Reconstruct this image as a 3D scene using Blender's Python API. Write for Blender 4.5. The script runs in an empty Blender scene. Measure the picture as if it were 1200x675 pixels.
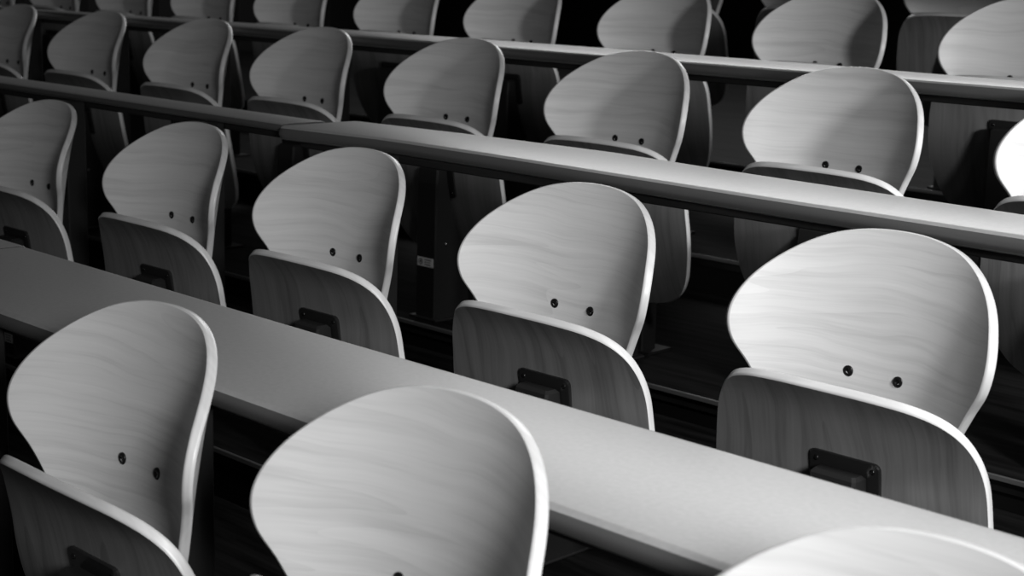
import bpy, bmesh, math, random
from mathutils import Vector, Matrix

random.seed(4)
scene = bpy.context.scene
COL = scene.collection

# ------------------------------------------------------------------ layout
# x runs along the rows, y up the tiers, z up.  Camera stands over the lower tiers.
CAM_Z = 1.02
F_PX, YAW, PITCH, ROLL = 1819.51, 0.77055, 0.20375, -0.02935
XB, YB, ZB = -3.2607, 1.79655, CAM_Z - 0.52593          # bolt line of row B
ROWS = {
    'A': dict(x=XB + 1.68282, y=YB - 0.81723, z=ZB - 0.0780, s=0.52767, t=ZB - 0.49),
    'B': dict(x=XB, y=YB, z=ZB, s=0.55, t=ZB - 0.390),
    'C': dict(x=XB - 1.69678, y=YB + 0.83364, z=ZB + 0.15974, s=0.55, t=ZB - 0.328),
    'D': dict(x=XB - 1.76386, y=YB + 1.70673, z=ZB + 0.29951, s=0.55, t=ZB - 0.230),
    'E': dict(x=XB - 1.76386 - 0.03, y=YB + 2.58, z=ZB + 0.42, s=0.542, t=ZB - 0.10),
}
# the seats are not spaced quite evenly along their rows
SHIFT = {('B', 0): -0.015, ('B', 1): 0.013, ('B', 2): -0.0075, ('B', 3): 0.003, ('C', 2): 0.009, ('C', 3): -0.010,
         ('D', 1): -0.015, ('D', 3): -0.012, ('A', 0): 0.010, ('A', 1): -0.006}
EDGE = -0.14            # tread edge, relative to the bolt line
XL, XR = -9.0, 2.2      # extent of the tiers

# ------------------------------------------------------------------ materials
def new_mat(name):
    m = bpy.data.materials.new(name); m.use_nodes = True
    nt = m.node_tree; b = nt.nodes['Principled BSDF']
    return m, nt, b

def gray(v): return (v, v, v, 1)

def plain(name, v, rough=0.5, metal=0.0, spec=0.5, coat=0.0):
    m, nt, b = new_mat(name)
    b.inputs['Base Color'].default_value = gray(v)
    b.inputs['Roughness'].default_value = rough
    b.inputs['Metallic'].default_value = metal
    b.inputs['Specular IOR Level'].default_value = spec
    b.inputs['Coat Weight'].default_value = coat
    return m

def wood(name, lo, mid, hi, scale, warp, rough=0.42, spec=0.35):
    """rotary cut veneer: long figure lines plus fine pores; scale is per axis"""
    m, nt, b = new_mat(name)
    N, L = nt.nodes, nt.links
    tc = N.new('ShaderNodeTexCoord')
    oi = N.new('ShaderNodeObjectInfo')
    off = N.new('ShaderNodeVectorMath'); off.operation = 'SCALE'
    cmb = N.new('ShaderNodeCombineXYZ')
    for i in range(3): L.new(oi.outputs['Random'], cmb.inputs[i])
    L.new(cmb.outputs[0], off.inputs[0]); off.inputs['Scale'].default_value = 37.0
    add = N.new('ShaderNodeVectorMath'); add.operation = 'ADD'
    L.new(tc.outputs['Object'], add.inputs[0]); L.new(off.outputs[0], add.inputs[1])
    # slow warp
    wn = N.new('ShaderNodeTexNoise'); wn.inputs['Scale'].default_value = 5.5
    wn.inputs['Detail'].default_value = 1.5
    L.new(add.outputs[0], wn.inputs['Vector'])
    ws = N.new('ShaderNodeVectorMath'); ws.operation = 'SCALE'; ws.inputs['Scale'].default_value = warp
    L.new(wn.outputs['Color'], ws.inputs[0])
    a2 = N.new('ShaderNodeVectorMath'); a2.operation = 'ADD'
    L.new(add.outputs[0], a2.inputs[0]); L.new(ws.outputs[0], a2.inputs[1])
    mp = N.new('ShaderNodeMapping'); mp.inputs['Scale'].default_value = scale
    L.new(a2.outputs[0], mp.inputs['Vector'])
    n1 = N.new('ShaderNodeTexNoise'); n1.inputs['Scale'].default_value = 1.0
    n1.inputs['Detail'].default_value = 3.0; n1.inputs['Roughness'].default_value = 0.55
    L.new(mp.outputs[0], n1.inputs['Vector'])
    # sharp figure lines: sawtooth of a slow field
    mp3 = N.new('ShaderNodeMapping'); mp3.inputs['Scale'].default_value = tuple(0.28 * s for s in scale)
    L.new(a2.outputs[0], mp3.inputs['Vector'])
    n3 = N.new('ShaderNodeTexNoise'); n3.inputs['Scale'].default_value = 1.0; n3.inputs['Detail'].default_value = 0.5
    L.new(mp3.outputs[0], n3.inputs['Vector'])
    mul = N.new('ShaderNodeMath'); mul.operation = 'MULTIPLY'; mul.inputs[1].default_value = 9.0
    L.new(n3.outputs['Fac'], mul.inputs[0])
    fr = N.new('ShaderNodeMath'); fr.operation = 'FRACT'; L.new(mul.outputs[0], fr.inputs[0])
    pw = N.new('ShaderNodeMath'); pw.operation = 'POWER'; pw.inputs[1].default_value = 5.0
    L.new(fr.outputs[0], pw.inputs[0])
    # fine pores
    mp2 = N.new('ShaderNodeMapping'); mp2.inputs['Scale'].default_value = tuple(6.0 * s for s in scale)
    L.new(a2.outputs[0], mp2.inputs['Vector'])
    n2 = N.new('ShaderNodeTexNoise'); n2.inputs['Scale'].default_value = 1.0; n2.inputs['Detail'].default_value = 2.0
    L.new(mp2.outputs[0], n2.inputs['Vector'])
    mx = N.new('ShaderNodeMath'); mx.operation = 'MULTIPLY_ADD'
    L.new(n2.outputs['Fac'], mx.inputs[0]); mx.inputs[1].default_value = 0.35
    L.new(n1.outputs['Fac'], mx.inputs[2])
    sb = N.new('ShaderNodeMath'); sb.operation = 'MULTIPLY_ADD'
    L.new(pw.outputs[0], sb.inputs[0]); sb.inputs[1].default_value = -0.16
    L.new(mx.outputs[0], sb.inputs[2])
    cr = N.new('ShaderNodeValToRGB')
    e = cr.color_ramp.elements
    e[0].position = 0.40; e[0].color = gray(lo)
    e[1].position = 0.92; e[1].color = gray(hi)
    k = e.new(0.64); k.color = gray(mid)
    L.new(sb.outputs[0], cr.inputs['Fac'])
    L.new(cr.outputs['Color'], b.inputs['Base Color'])
    b.inputs['Roughness'].default_value = rough
    b.inputs['Specular IOR Level'].default_value = spec
    return m

M = {}
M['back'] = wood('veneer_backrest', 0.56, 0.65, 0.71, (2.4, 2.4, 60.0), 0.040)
M['seat'] = wood('veneer_seat_shaded', 0.145, 0.20, 0.245, (40.0, 2.0, 2.2), 0.04)  # darker than the backrest veneer: shade of the undersides put into the colour

def rim_mat():
    m, nt, b = new_mat('plywood_edge')
    N, L = nt.nodes, nt.links
    tc = N.new('ShaderNodeTexCoord')
    mp = N.new('ShaderNodeMapping'); mp.inputs['Scale'].default_value = (14, 130, 14)
    L.new(tc.outputs['Object'], mp.inputs['Vector'])
    n = N.new('ShaderNodeTexNoise'); n.inputs['Scale'].default_value = 1.0; n.inputs['Detail'].default_value = 1.0
    L.new(mp.outputs[0], n.inputs['Vector'])
    cr = N.new('ShaderNodeValToRGB'); e = cr.color_ramp.elements
    e[0].position = 0.35; e[0].color = gray(0.70); e[1].position = 0.65; e[1].color = gray(0.78)
    L.new(n.outputs['Fac'], cr.inputs['Fac']); L.new(cr.outputs['Color'], b.inputs['Base Color'])
    b.inputs['Roughness'].default_value = 0.32
    return m
M['rim'] = rim_mat()

def desk_mat():
    m, nt, b = new_mat('desk_laminate')
    N, L = nt.nodes, nt.links
    tc = N.new('ShaderNodeTexCoord')
    n = N.new('ShaderNodeTexNoise'); n.inputs['Scale'].default_value = 140; n.inputs['Detail'].default_value = 3
    L.new(tc.outputs['Object'], n.inputs['Vector'])
    cr = N.new('ShaderNodeValToRGB'); e = cr.color_ramp.elements
    e[0].position = 0.3; e[0].color = gray(0.33); e[1].position = 0.7; e[1].color = gray(0.37)
    L.new(n.outputs['Fac'], cr.inputs['Fac']); L.new(cr.outputs['Color'], b.inputs['Base Color'])
    b.inputs['Roughness'].default_value = 0.36
    b.inputs['Specular IOR Level'].default_value = 0.6
    return m
M['desk'] = desk_mat()
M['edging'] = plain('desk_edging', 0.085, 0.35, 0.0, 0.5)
M['black'] = plain('black_metal', 0.018, 0.30, 0.0, 0.6)
M['satin'] = plain('black_satin', 0.012, 0.5, 0.0, 0.4)
M['bolt'] = plain('bolt_black', 0.02, 0.25, 0.6, 0.5)
M['screw'] = plain('screw_steel', 0.30, 0.3, 1.0)
M['label'] = plain('sticker_paper', 0.7, 0.5)
M['ink'] = plain('sticker_ink', 0.03, 0.6)
M['nosing'] = plain('nosing_aluminium', 0.22, 0.35, 0.6)
M['riser'] = plain('riser_black', 0.006, 0.8, 0.0, 0.05)

def floor_mat():
    m, nt, b = new_mat('dark_floorboards')
    N, L = nt.nodes, nt.links
    tc = N.new('ShaderNodeTexCoord')
    mp = N.new('ShaderNodeMapping'); mp.inputs['Scale'].default_value = (4, 45, 4)
    L.new(tc.outputs['Object'], mp.inputs['Vector'])
    n = N.new('ShaderNodeTexNoise'); n.inputs['Scale'].default_value = 1.0; n.inputs['Detail'].default_value = 4
    L.new(mp.outputs[0], n.inputs['Vector'])
    cr = N.new('ShaderNodeValToRGB'); e = cr.color_ramp.elements
    e[0].position = 0.35; e[0].color = gray(0.004); e[1].position = 0.75; e[1].color = gray(0.018)
    L.new(n.outputs['Fac'], cr.inputs['Fac']); L.new(cr.outputs['Color'], b.inputs['Base Color'])
    b.inputs['Roughness'].default_value = 0.75
    b.inputs['Specular IOR Level'].default_value = 0.04
    return m
M['floor'] = floor_mat()

# ------------------------------------------------------------------ mesh helpers
def link(name, bm, mats, parent=None, smooth=False):
    me = bpy.data.meshes.new(name)
    bm.normal_update(); bm.to_mesh(me); bm.free()
    for m in (mats if isinstance(mats, (list, tuple)) else [mats]): me.materials.append(m)
    if smooth:
        for p in me.polygons: p.use_smooth = True
    o = bpy.data.objects.new(name, me); COL.objects.link(o)
    if parent: o.parent = parent
    return o

def box(bm, x0, x1, y0, y1, z0, z1, bev=0.0, segs=2):
    r = bmesh.ops.create_cube(bm, size=1.0)
    vs = r['verts']
    for v in vs:
        v.co = Vector(((x0 + x1) / 2 + v.co.x * (x1 - x0), (y0 + y1) / 2 + v.co.y * (y1 - y0), (z0 + z1) / 2 + v.co.z * (z1 - z0)))
    if bev:
        es = list({e for v in vs for e in v.link_edges})
        bmesh.ops.bevel(bm, geom=es, offset=bev, segments=segs, affect='EDGES', profile=0.5)

def loft(bm, sections):
    """closed loops of equal length joined in order, capped"""
    rings = [[bm.verts.new(p) for p in s] for s in sections]
    n = len(rings[0])
    for a, b in zip(rings, rings[1:]):
        for i in range(n):
            bm.faces.new((a[i], a[(i + 1) % n], b[(i + 1) % n], b[i]))
    bm.faces.new(rings[0][::-1]); bm.faces.new(rings[-1])
    bmesh.ops.recalc_face_normals(bm, faces=bm.faces[:])

def catmull(pts, per=8):
    out = []; n = len(pts)
    for i in range(n):
        p0, p1, p2, p3 = pts[i - 1], pts[i], pts[(i + 1) % n], pts[(i + 2) % n]
        for k in range(per):
            t = k / per
            out.append(tuple(0.5 * (2 * b + (c - a) * t + (2 * a - 5 * b + 4 * c - d) * t * t + (3 * b - a - 3 * c + d) * t ** 3)
                             for a, b, c, d in zip(p0, p1, p2, p3)))
    return out

def moulded_ply(outline, yfun, centre, thick, rings=16):
    """a curved plywood shell: outline in (x, z), front surface y = yfun(x, z), rim with eased edges"""
    bm = bmesh.new()
    cx, cz = centre; n = len(outline)
    e = 0.0018
    def nrm(x, z):
        h = 1e-3
        gx = (yfun(x + h, z) - yfun(x - h, z)) / (2 * h); gz = (yfun(x, z + h) - yfun(x, z - h)) / (2 * h)
        return Vector((gx, -1, gz)).normalized()          # points to the front (-y)
    def P(x, z, d):
        return Vector((x, yfun(x, z), z)) - nrm(x, z) * d
    def ring(f, d):
        out = []
        for (x, z) in outline:
            dx, dz = x - cx, z - cz; r = math.hypot(dx, dz)
            ff = f if f <= 1 and f >= 0 else 1
            q = max(0.0, (r * ff) - (e if f == -1 else 0)) / r
            out.append(bm.verts.new(P(cx + dx * q, cz + dz * q, d)))
        return out
    fr = [ring(i / rings, 0) for i in range(1, rings)] + [ring(-1, 0)]
    rim = [ring(1, e), ring(1, thick / 3), ring(1, 2 * thick / 3), ring(1, thick - e)]
    bk = [ring(-1, thick)] + [ring(i / rings, thick) for i in range(rings - 1, 0, -1)]
    allr = fr + rim + bk
    nf = len(fr)
    sharp = []
    for k, (a, b) in enumerate(zip(allr, allr[1:])):
        for i in range(n):
            f = bm.faces.new((a[i], a[(i + 1) % n], b[(i + 1) % n], b[i]))
            f.smooth = True
            f.material_index = 1 if nf - 1 <= k < nf + 4 else 0
    c0 = bm.verts.new(P(cx, cz, 0)); c1 = bm.verts.new(P(cx, cz, thick))
    for i in range(n):
        bm.faces.new((c0, allr[0][(i + 1) % n], allr[0][i])).smooth = True
        bm.faces.new((c1, allr[-1][i], allr[-1][(i + 1) % n])).smooth = True
    bmesh.ops.recalc_face_normals(bm, faces=bm.faces[:])
    for ed in bm.edges:
        ms = {f.material_index for f in ed.link_faces}
        if len(ms) == 2: ed.smooth = False
    return bm

# ------------------------------------------------------------------ seat shapes (origin = point between the two bolts)
half = [(0.0, 0.1945), (0.05, 0.1915), (0.098, 0.180), (0.139, 0.158), (0.171, 0.128), (0.189, 0.095), (0.195, 0.062),
        (0.188, 0.028), (0.168, -0.006), (0.150, -0.040), (0.135, -0.074), (0.115, -0.107), (0.078, -0.133), (0.03, -0.143)]
BACK_OUT = catmull(half + [(-x, z) for x, z in half[:0:-1]], 6)
halfs = [(0.0, 0.002), (0.07, 0.001), (0.127, -0.004), (0.166, -0.018), (0.192, -0.045), (0.207, -0.083), (0.213, -0.14), (0.213, -0.19),
         (0.205, -0.24), (0.188, -0.29), (0.160, -0.328), (0.115, -0.351), (0.055, -0.361), (0.0, -0.363)]
SEAT_OUT = catmull(halfs + [(-x, z) for x, z in halfs[-2:0:-1]], 6)

def interp(tab, v):
    if v <= tab[0][0]: return tab[0][1]
    for (a, fa), (b, fb) in zip(tab, tab[1:]):
        if v <= b:
            t = (v - a) / (b - a); t = t * t * (3 - 2 * t) * 0.35 + t * 0.65
            return fa + (fb - fa) * t
    return tab[-1][1]

def back_y(x, z):
    lean = 0.15 * z + (0.40 * z * z if z > 0 else 0.5 * z * z)
    return lean - (1.35 * x * x + 20.0 * x ** 4) * (1 - 0.8 * max(0, z - 0.10))

def seat_y(x, z):
    # underside of the folded seat: the front edge rolls forward, the rear swings back
    t = z + 0.12
    y = -0.060 - 0.12 * t
    if z > -0.05: y -= 5.0 * (z + 0.05) ** 2
    if z > -0.12: y -= 1.9 * t * t
    else: y += 1.0 * t * t
    return y - 0.008 * (1 - (x / 0.2) ** 2)

def build_seat(name, tread_dz):
    root = bpy.data.objects.new(name, None); COL.objects.link(root)
    root.empty_display_size = 0.1
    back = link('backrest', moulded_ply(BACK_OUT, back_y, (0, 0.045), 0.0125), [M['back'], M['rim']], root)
    for s in (-1, 1):
        bm = bmesh.new()
        x = s * 0.0385; r = 0.0078; y0 = back_y(x, 0)
        prof = [(r, 0.004), (r, -0.0004), (r * 0.93, -0.0013), (r * 0.66, -0.0019), (r * 0.46, -0.0019), (r * 0.38, -0.0004), (0.0003, -0.0003)]
        secs = [[(x + a * math.cos(t * math.pi / 12), y0 + b, a * math.sin(t * math.pi / 12)) for t in range(24)] for a, b in prof]
        loft(bm, secs)
        bo = link('bolt', bm, M['bolt'], back, smooth=True)
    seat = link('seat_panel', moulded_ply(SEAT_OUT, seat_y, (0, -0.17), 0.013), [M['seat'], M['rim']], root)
    # hinge plate that follows the underside
    bm = bmesh.new()
    nx, nz = 6, 6
    x0, x1, z0, z1 = -0.044, 0.064, -0.186, -0.094
    def corner(u, v):
        x = x0 + (x1 - x0) * u; z = z0 + (z1 - z0) * v
        return x, z
    rad = 0.009
    op = []
    for cx_, cz_, a0 in ((x1 - rad, z1 - rad, 0), (x0 + rad, z1 - rad, 90), (x0 + rad, z0 + rad, 180), (x1 - rad, z0 + rad, 270)):
        for k in range(5):
            a = math.radians(a0 + k * 22.5); op.append((cx_ + rad * math.cos(a), cz_ + rad * math.sin(a)))
    loft(bm, [[(x, seat_y(x, z) + 0.001, z) for x, z in op],
              [(x, seat_y(x, z) - 0.0035, z) for x, z in op],
              [(x * 0.975, seat_y(x, z) - 0.0048, -0.14 + (z + 0.14) * 0.97) for x, z in op]])
    plate = link('hinge_plate', bm, M['black'], seat)
    for sx in (-1, 1):
        for zz in (-0.106, -0.174):
            bm = bmesh.new(); x = 0.010 + sx * 0.043; y0 = seat_y(x, zz) - 0.0046
            loft(bm, [[(x + a * math.cos(t * math.pi / 6), y0 + b, zz + a * math.sin(t * math.pi / 6)) for t in range(12)]
                      for a, b in ((0.0042, 0.001), (0.0040, -0.0010), (0.002, -0.0020), (0.0003, -0.0021))])
            link('screw', bm, M['bolt'], plate, smooth=True)
    # wedge shaped pedestal standing on the tread edge, its head holds the hinge
    bm = bmesh.new()
    yf = -0.106; w = 0.035; px = 0.010
    zs = [-0.112, -0.117, -0.15, -0.20, -0.25, -0.30, -0.34, tread_dz]
    c = 0.004
    secs = []
    for i, z in enumerate(zs):
        if i == 0: ww, f0, b0 = w - c, yf + c + 0.004, -0.080
        else:
            ww, f0 = w, yf + (0.003 if i == 1 else 0)
            b0 = min(seat_y(0.034, z), seat_y(0, z)) - 0.006 if z > -0.345 else 0.012
        secs.append([(px + a_, b_, z) for a_, b_ in ((-ww + c, f0), (ww - c, f0), (ww, f0 + c), (ww, b0), (-ww, b0), (-ww, f0 + c))])
    loft(bm, secs)
    ped = link('pedestal', bm, M['black'], root)
    bm = bmesh.new(); box(bm, px - 0.05, px + 0.05, yf - 0.008, 0.02, tread_dz, tread_dz + 0.006, 0.002, 1)
    link('foot_plate', bm, M['black'], ped)
    for sx, zz in ((-1, -0.30), (1, -0.30)):
        bm = bmesh.new(); xx = px + sx * 0.0345
        loft(bm, [[(xx + sx * b, yf + 0.035 + a * math.cos(t * math.pi / 5), zz + a * math.sin(t * math.pi / 5)) for t in range(10)]
                  for a, b in ((0.005, -0.001), (0.005, 0.002), (0.0005, 0.0035))])
        link('bolt', bm, M['screw'], ped, smooth=True)
    # small maker's sticker low on the pedestal
    bm = bmesh.new(); ly = yf - 0.0008; lz = -0.345
    box(bm, px - 0.028, px + 0.028, ly, ly + 0.0012, lz - 0.011, lz + 0.011)
    st = link('sticker', bm, M['label'], ped)
    bm = bmesh.new()
    for r0, r1 in ((0.0075, 0.0055), (0.003, 0.0003)):
        for t in range(20):
            a, b2 = t * math.pi / 10, (t + 1) * math.pi / 10
            vs = [bm.verts.new((px - 0.016 + r * math.cos(q), ly - 0.0003, lz + r * math.sin(q))) for r, q in ((r0, a), (r0, b2), (r1, b2), (r1, a))]
            bm.faces.new(vs)
    for k, (xa, xb) in enumerate(((0.0, 0.022), (0.0, 0.017), (0.0, 0.020))):
        x = px + xa - 0.002; zc = lz + 0.006 - k * 0.006
        while x < px + xb:
            wv = random.choice((0.002, 0.0035, 0.005))
            vs = [bm.verts.new(q) for q in ((x, ly - 0.0003, zc - 0.0011), (x + wv, ly - 0.0003, zc - 0.0011), (x + wv, ly - 0.0003, zc + 0.0011), (x, ly - 0.0003, zc + 0.0011))]
            bm.faces.new(vs); x += wv + 0.0012
    link('print', bm, M['ink'], st)
    # bracket that carries the backrest on the upright behind it
    bm = bmesh.new()
    box(bm, -0.052, 0.052, 0.0145, 0.021, -0.045, 0.022, 0.002, 1)
    box(bm, -0.022, 0.022, 0.020, 0.0445, -0.035, 0.012, 0.002, 1)
    link('backrest_bracket', bm, M['satin'], root)
    return root

def kids(o): return [c for c in bpy.data.objects if c.parent == o]

def copy_tree(o, parent=None):
    c = o.copy(); COL.objects.link(c); c.parent = parent
    for ch in kids(o): copy_tree(ch, c)
    return c

ORD = ['first', 'second', 'third', 'fourth', 'fifth', 'sixth', 'seventh', 'eighth', 'ninth', 'tenth']
ROWTXT = {
    'A': ('', ['plywood folding seat at lower left corner, hinge plate partly cut by frame',
               'large pale plywood backrest at lower middle, its seat below the frame',
               'rounded top of pale plywood backrest at the lower right corner']),
    'B': ('plywood folding seat, {} from left in row just behind nearest widest desk', None),
    'C': ('plywood folding seat, {} from left in row behind middle desk', None),
    'D': ('plywood seat, {} from left in row behind far thin desk, under top edge', None),
    'E': ('dark folded seat in the farthest row at top edge, {} from left there', None),
}
INDEX = {'A': [0, 1, 2], 'B': [0, 1, 2, 3, 4], 'C': [0, 1, 2, 3, 4, 5, 6, 7], 'D': [-3, -2, -1, 0, 1, 2, 3, 4, 5, 6], 'E': [3, 4, 5]}
GROUP = {'A': 'folding seats in the nearest row', 'B': 'folding seats behind the widest desk', 'C': 'folding seats behind the middle desk',
         'D': 'folding seats behind the far thin desk', 'E': 'folding seats in the farthest row'}
for rk, R in ROWS.items():
    proto = build_seat('folding_seat', R['t'] - R['z'])
    for n, i in enumerate(INDEX[rk]):
        o = proto if n == 0 else copy_tree(proto)
        rr = random.Random(hash((ord(rk), i)) & 0xffff)
        o.location = (R['x'] + R['s'] * i + SHIFT.get((rk, i), 0.0), R['y'], R['z'])
        txt, own = ROWTXT[rk]
        lab = own[n] if own else txt.format(ORD[n])
        o['label'] = lab; o['category'] = 'seat'; o['group'] = GROUP[rk]

# ------------------------------------------------------------------ desks
def desk_board(far, near, ztop, t=0.028):
    """board between two edge curves given as (x, y) lists, bullnosed edges"""
    bm = bmesh.new()
    def lerp(tab, x):
        if x <= tab[0][0]: return tab[0][1]
        for (a, fa), (b, fb) in zip(tab, tab[1:]):
            if x <= b: return fa + (fb - fa) * (x - a) / (b - a)
        return tab[-1][1]
    x0 = max(far[0][0], near[0][0]); x1 = min(far[-1][0], near[-1][0])
    n = max(2, int((x1 - x0) / 0.08))
    r = t / 2
    secs = []
    xs = [x0, x0 + 0.001, x0 + 0.003, x0 + 0.014] + [x0 + 0.014 + (x1 - x0 - 0.028) * i / n for i in range(1, n)] + [x1 - 0.014, x1 - 0.003, x1 - 0.001, x1]
    ins = {0: 0.005, 1: 0.002, 2: 0.0005}
    for k, x in enumerate(xs):
        d = ins.get(k, ins.get(len(xs) - 1 - k, 0.0))
        yn, yf = lerp(near, x) + d, lerp(far, x) - d
        s = []
        zt, zb = ztop, ztop - t
        for a in range(0, 9):      # near bullnose, from top round to bottom
            th = math.radians(90 + a * 22.5)
            s.append((x, yn + r + r * math.cos(th), zt - r + r * math.sin(th)))
        for a in range(0, 9):
            th = math.radians(-90 + a * 22.5)
            s.append((x, yf - r + r * math.cos(th), zt - r + r * math.sin(th)))
        secs.append(s)
    loft(bm, secs)
    return bm

def make_desk(row, far, near, label, dz=0.0, prev=None, ztop=0.037, t=0.028):
    R = ROWS[row]
    root = bpy.data.objects.new('desk', None); COL.objects.link(root)
    zt = R['z'] + ztop + dz
    far = [(R['x'] + a, R['y'] + b) for a, b in far]; near = [(R['x'] + a, R['y'] + b) for a, b in near]
    root.location = (far[0][0], near[0][1], zt - t)
    off = Vector(root.location)
    board = desk_board(far, near, zt, t)
    bmesh.ops.translate(board, verts=board.verts[:], vec=-off)
    # the edging is a strip of its own around the near, far and end edges
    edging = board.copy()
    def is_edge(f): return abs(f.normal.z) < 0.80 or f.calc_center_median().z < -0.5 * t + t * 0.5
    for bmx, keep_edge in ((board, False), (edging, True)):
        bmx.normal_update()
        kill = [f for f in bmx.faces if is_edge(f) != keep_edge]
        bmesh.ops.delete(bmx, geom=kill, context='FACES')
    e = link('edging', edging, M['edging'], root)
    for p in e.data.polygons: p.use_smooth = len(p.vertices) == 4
    o = link('desktop', board, M['desk'], root)
    for p in o.data.polygons: p.use_smooth = True
    for p in o.data.polygons:
        if len(p.vertices) > 4: p.use_smooth = False
    # the uprights behind the seats of the row in front carry the board
    P = ROWS[prev]
    x0, x1 = max(far[0][0], near[0][0]), min(far[-1][0], near[-1][0])
    yb = P['y'] + 0.045
    i = -8
    while i < 14:
        xc = P['x'] + P['s'] * i; i += 1
        if not (x0 + 0.03 < xc < x1 - 0.03): continue
        if (i - 1) > (max(INDEX[prev]) + 1) or (i - 1) < min(INDEX[prev]) - 4: continue
        bm = bmesh.new()
        box(bm, xc - 0.028, xc + 0.028, yb, yb + 0.05, P['t'], zt - t + 0.0005, 0.003, 1)
        box(bm, xc - 0.05, xc + 0.05, yb - 0.004, yb + 0.08, P['t'], P['t'] + 0.006)
        bmesh.ops.translate(bm, verts=bm.verts[:], vec=-off)
        link('leg', bm, M['satin'], root)
    bm = bmesh.new()
    box(bm, x0 + 0.03, x1 - 0.03, yb + 0.05, yb + 0.075, zt - t - 0.014, zt - t, 0.002, 1)
    bmesh.ops.translate(bm, verts=bm.verts[:], vec=-off)
    link('beam', bm, M['satin'], root)
    root['label'] = label; root['category'] = 'desk'
    return root

make_desk('B', [(0.772, -0.461), (1.6, -0.469), (3.9, -0.464)], [(0.772, -0.750), (3.9, -0.752)],
          'long grey laminate desk, nearest and widest, sweeping to the lower right corner', prev='A', ztop=0.020)
make_desk('B', [(-1.6, -0.440), (0.766, -0.456)], [(-1.6, -0.745), (0.766, -0.749)],
          'short end of grey desk at the left edge, before the seam of the widest desk', prev='A', ztop=0.020)
make_desk('C', [(2.50, -0.56), (2.83, -0.528), (3.15, -0.514), (3.45, -0.545), (3.73, -0.562), (3.98, -0.579), (5.2, -0.65)],
          [(2.50, -0.772), (2.77, -0.738), (3.10, -0.742), (3.41, -0.755), (3.69, -0.766), (4.09, -0.772), (5.2, -0.775)],
          'grey laminate desk across the middle, brighter part running to the right edge', prev='B', ztop=0.048)
make_desk('C', [(-1.2, -0.640), (2.490, -0.640)], [(-1.2, -0.750), (2.490, -0.752)],
          'narrower darker grey desk strip in the upper left, joined before the middle desk', prev='B', ztop=0.050, t=0.017)
make_desk('D', [(-2.5, -0.76), (-0.3, -0.74), (0.0, -0.735), (1.3, -0.597), (2.46, -0.540), (2.9, -0.548), (3.26, -0.562), (3.6, -0.60), (5.6, -0.74)],
          [(-2.5, -0.80), (-0.3, -0.80), (0.6, -0.805), (1.3, -0.80), (5.6, -0.805)],
          'far thin grey desk line crossing the top from the left edge to the right', prev='C', ztop=0.036)
make_desk('E', [(-2.5, -0.545), (6.0, -0.55)], [(-2.5, -0.80), (6.0, -0.80)],
          'farthest desk, dark front edge just under the top edge of the view', prev='D', ztop=0.128)

# ------------------------------------------------------------------ tiers
def structure(name, bm, m):
    o = link(name, bm, m); o['kind'] = 'structure'; return o

keys = ['A', 'B', 'C', 'D', 'E']
zbase = ROWS['A']['t'] - 0.35
WALL_Y, WALL_X = 9.6, -9.0
for n, k in enumerate(keys):
    R = ROWS[k]
    y0 = R['y'] + EDGE
    y1 = ROWS[keys[n + 1]]['y'] + EDGE if n < 4 else WALL_Y
    bm = bmesh.new(); box(bm, XL, XR, y0, y1, R['t'] - 0.03, R['t'])
    structure('floor', bm, M['floor'])
    bm = bmesh.new(); box(bm, XL, XR, y0 + 0.004, y1 + (0.004 if n < 4 else 0), zbase, R['t'] - 0.03)
    structure('trim_1' if n == 0 else f'trim_{n + 1}', bm, M['riser'])
    bm = bmesh.new(); box(bm, XL, XR, y0 - 0.006, y0 - 0.0003, R['t'] - 0.010, R['t'] + 0.0005, 0.0015, 1)
    structure(f'trim_{n + 6}', bm, M['nosing'])

M['wall'] = plain('dark_wall', 0.02, 0.8, 0.0, 0.2)
bm = bmesh.new(); box(bm, XL - 0.15, XR, WALL_Y, WALL_Y + 0.15, zbase, CAM_Z + 4.2)
structure('wall_back', bm, M['wall'])
bm = bmesh.new(); box(bm, WALL_X - 0.15, WALL_X, ROWS['A']['y'] - 1.0, WALL_Y, zbase, CAM_Z + 4.2)
structure('wall_left', bm, M['wall'])

# ------------------------------------------------------------------ light
def look(o, target):
    d = Vector(target) - o.location
    o.rotation_euler = d.to_track_quat('-Z', 'Y').to_euler()

def spot(name, loc, target, energy, size, soft):
    sp = bpy.data.lights.new(name, 'SPOT'); sp.energy = energy; sp.spot_size = math.radians(size); sp.spot_blend = 1.0
    sp.shadow_soft_size = soft
    so = bpy.data.objects.new(name, sp); COL.objects.link(so)
    so.location = loc; look(so, target)

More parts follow.
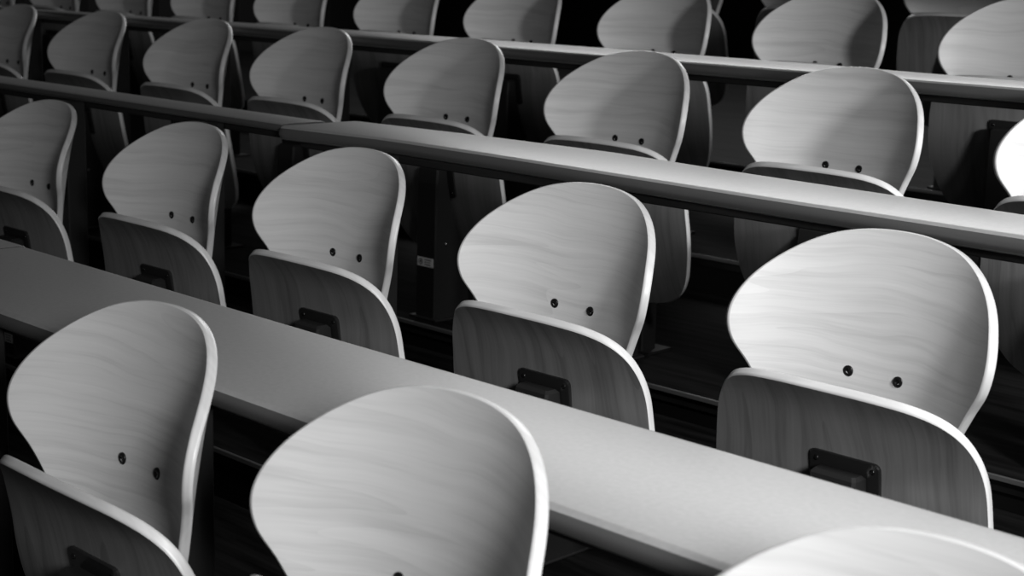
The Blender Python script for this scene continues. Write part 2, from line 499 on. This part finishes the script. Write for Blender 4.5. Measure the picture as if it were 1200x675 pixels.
spot('ceiling_spot', (1.2, 1.05, CAM_Z + 1.8), (-0.5, 1.8, CAM_Z - 0.5), 420, 50, 0.18)
spot('front_side_spot', (1.1, 0.0, CAM_Z + 0.42), (-0.95, 1.15, CAM_Z - 0.5), 235, 50, 0.26)
spot('rear_side_spot', (0.5, 2.15, CAM_Z + 0.08), (-1.0, 2.9, CAM_Z - 0.28), 190, 48, 0.12)
al = bpy.data.lights.new('rear_hall_light', 'AREA'); al.shape = 'RECTANGLE'; al.size = 6.0; al.size_y = 1.2; al.energy = 160
ao = bpy.data.objects.new('rear_hall_light', al); COL.objects.link(ao)
ao.location = (-5.2, 8.6, CAM_Z + 2.7); look(ao, (-1.5, 2.2, CAM_Z - 0.3))

w = bpy.data.worlds.new('hall'); scene.world = w; w.use_nodes = True
w.node_tree.nodes['Background'].inputs['Color'].default_value = gray(1)
w.node_tree.nodes['Background'].inputs['Strength'].default_value = 0.022

# ------------------------------------------------------------------ camera
cd = bpy.data.cameras.new('camera'); cam = bpy.data.objects.new('camera', cd); COL.objects.link(cam)
cd.sensor_width = 36; cd.lens = F_PX / 1200 * 36; cd.clip_start = 0.05
Rt = Vector((math.cos(YAW), math.sin(YAW), 0)); Fh = Vector((-math.sin(YAW), math.cos(YAW), 0)); Zu = Vector((0, 0, 1))
fw = Fh * math.cos(PITCH) - Zu * math.sin(PITCH)
up = Fh * math.sin(PITCH) + Zu * math.cos(PITCH)
cr_, sr_ = math.cos(ROLL), math.sin(ROLL)
right2 = Rt * cr_ - up * sr_; up2 = Rt * sr_ + up * cr_
mat = Matrix((right2, up2, -fw)).transposed().to_4x4()
mat.translation = (0, 0, CAM_Z)
cam.matrix_world = mat
cd.dof.use_dof = True; cd.dof.focus_distance = 2.35; cd.dof.aperture_fstop = 8.0
scene.camera = cam

scene.view_settings.view_transform = 'Standard'
scene.view_settings.look = 'None'
scene.view_settings.gamma = 1.0
scene.view_settings.use_curve_mapping = False
scene.view_settings.exposure = 0.0
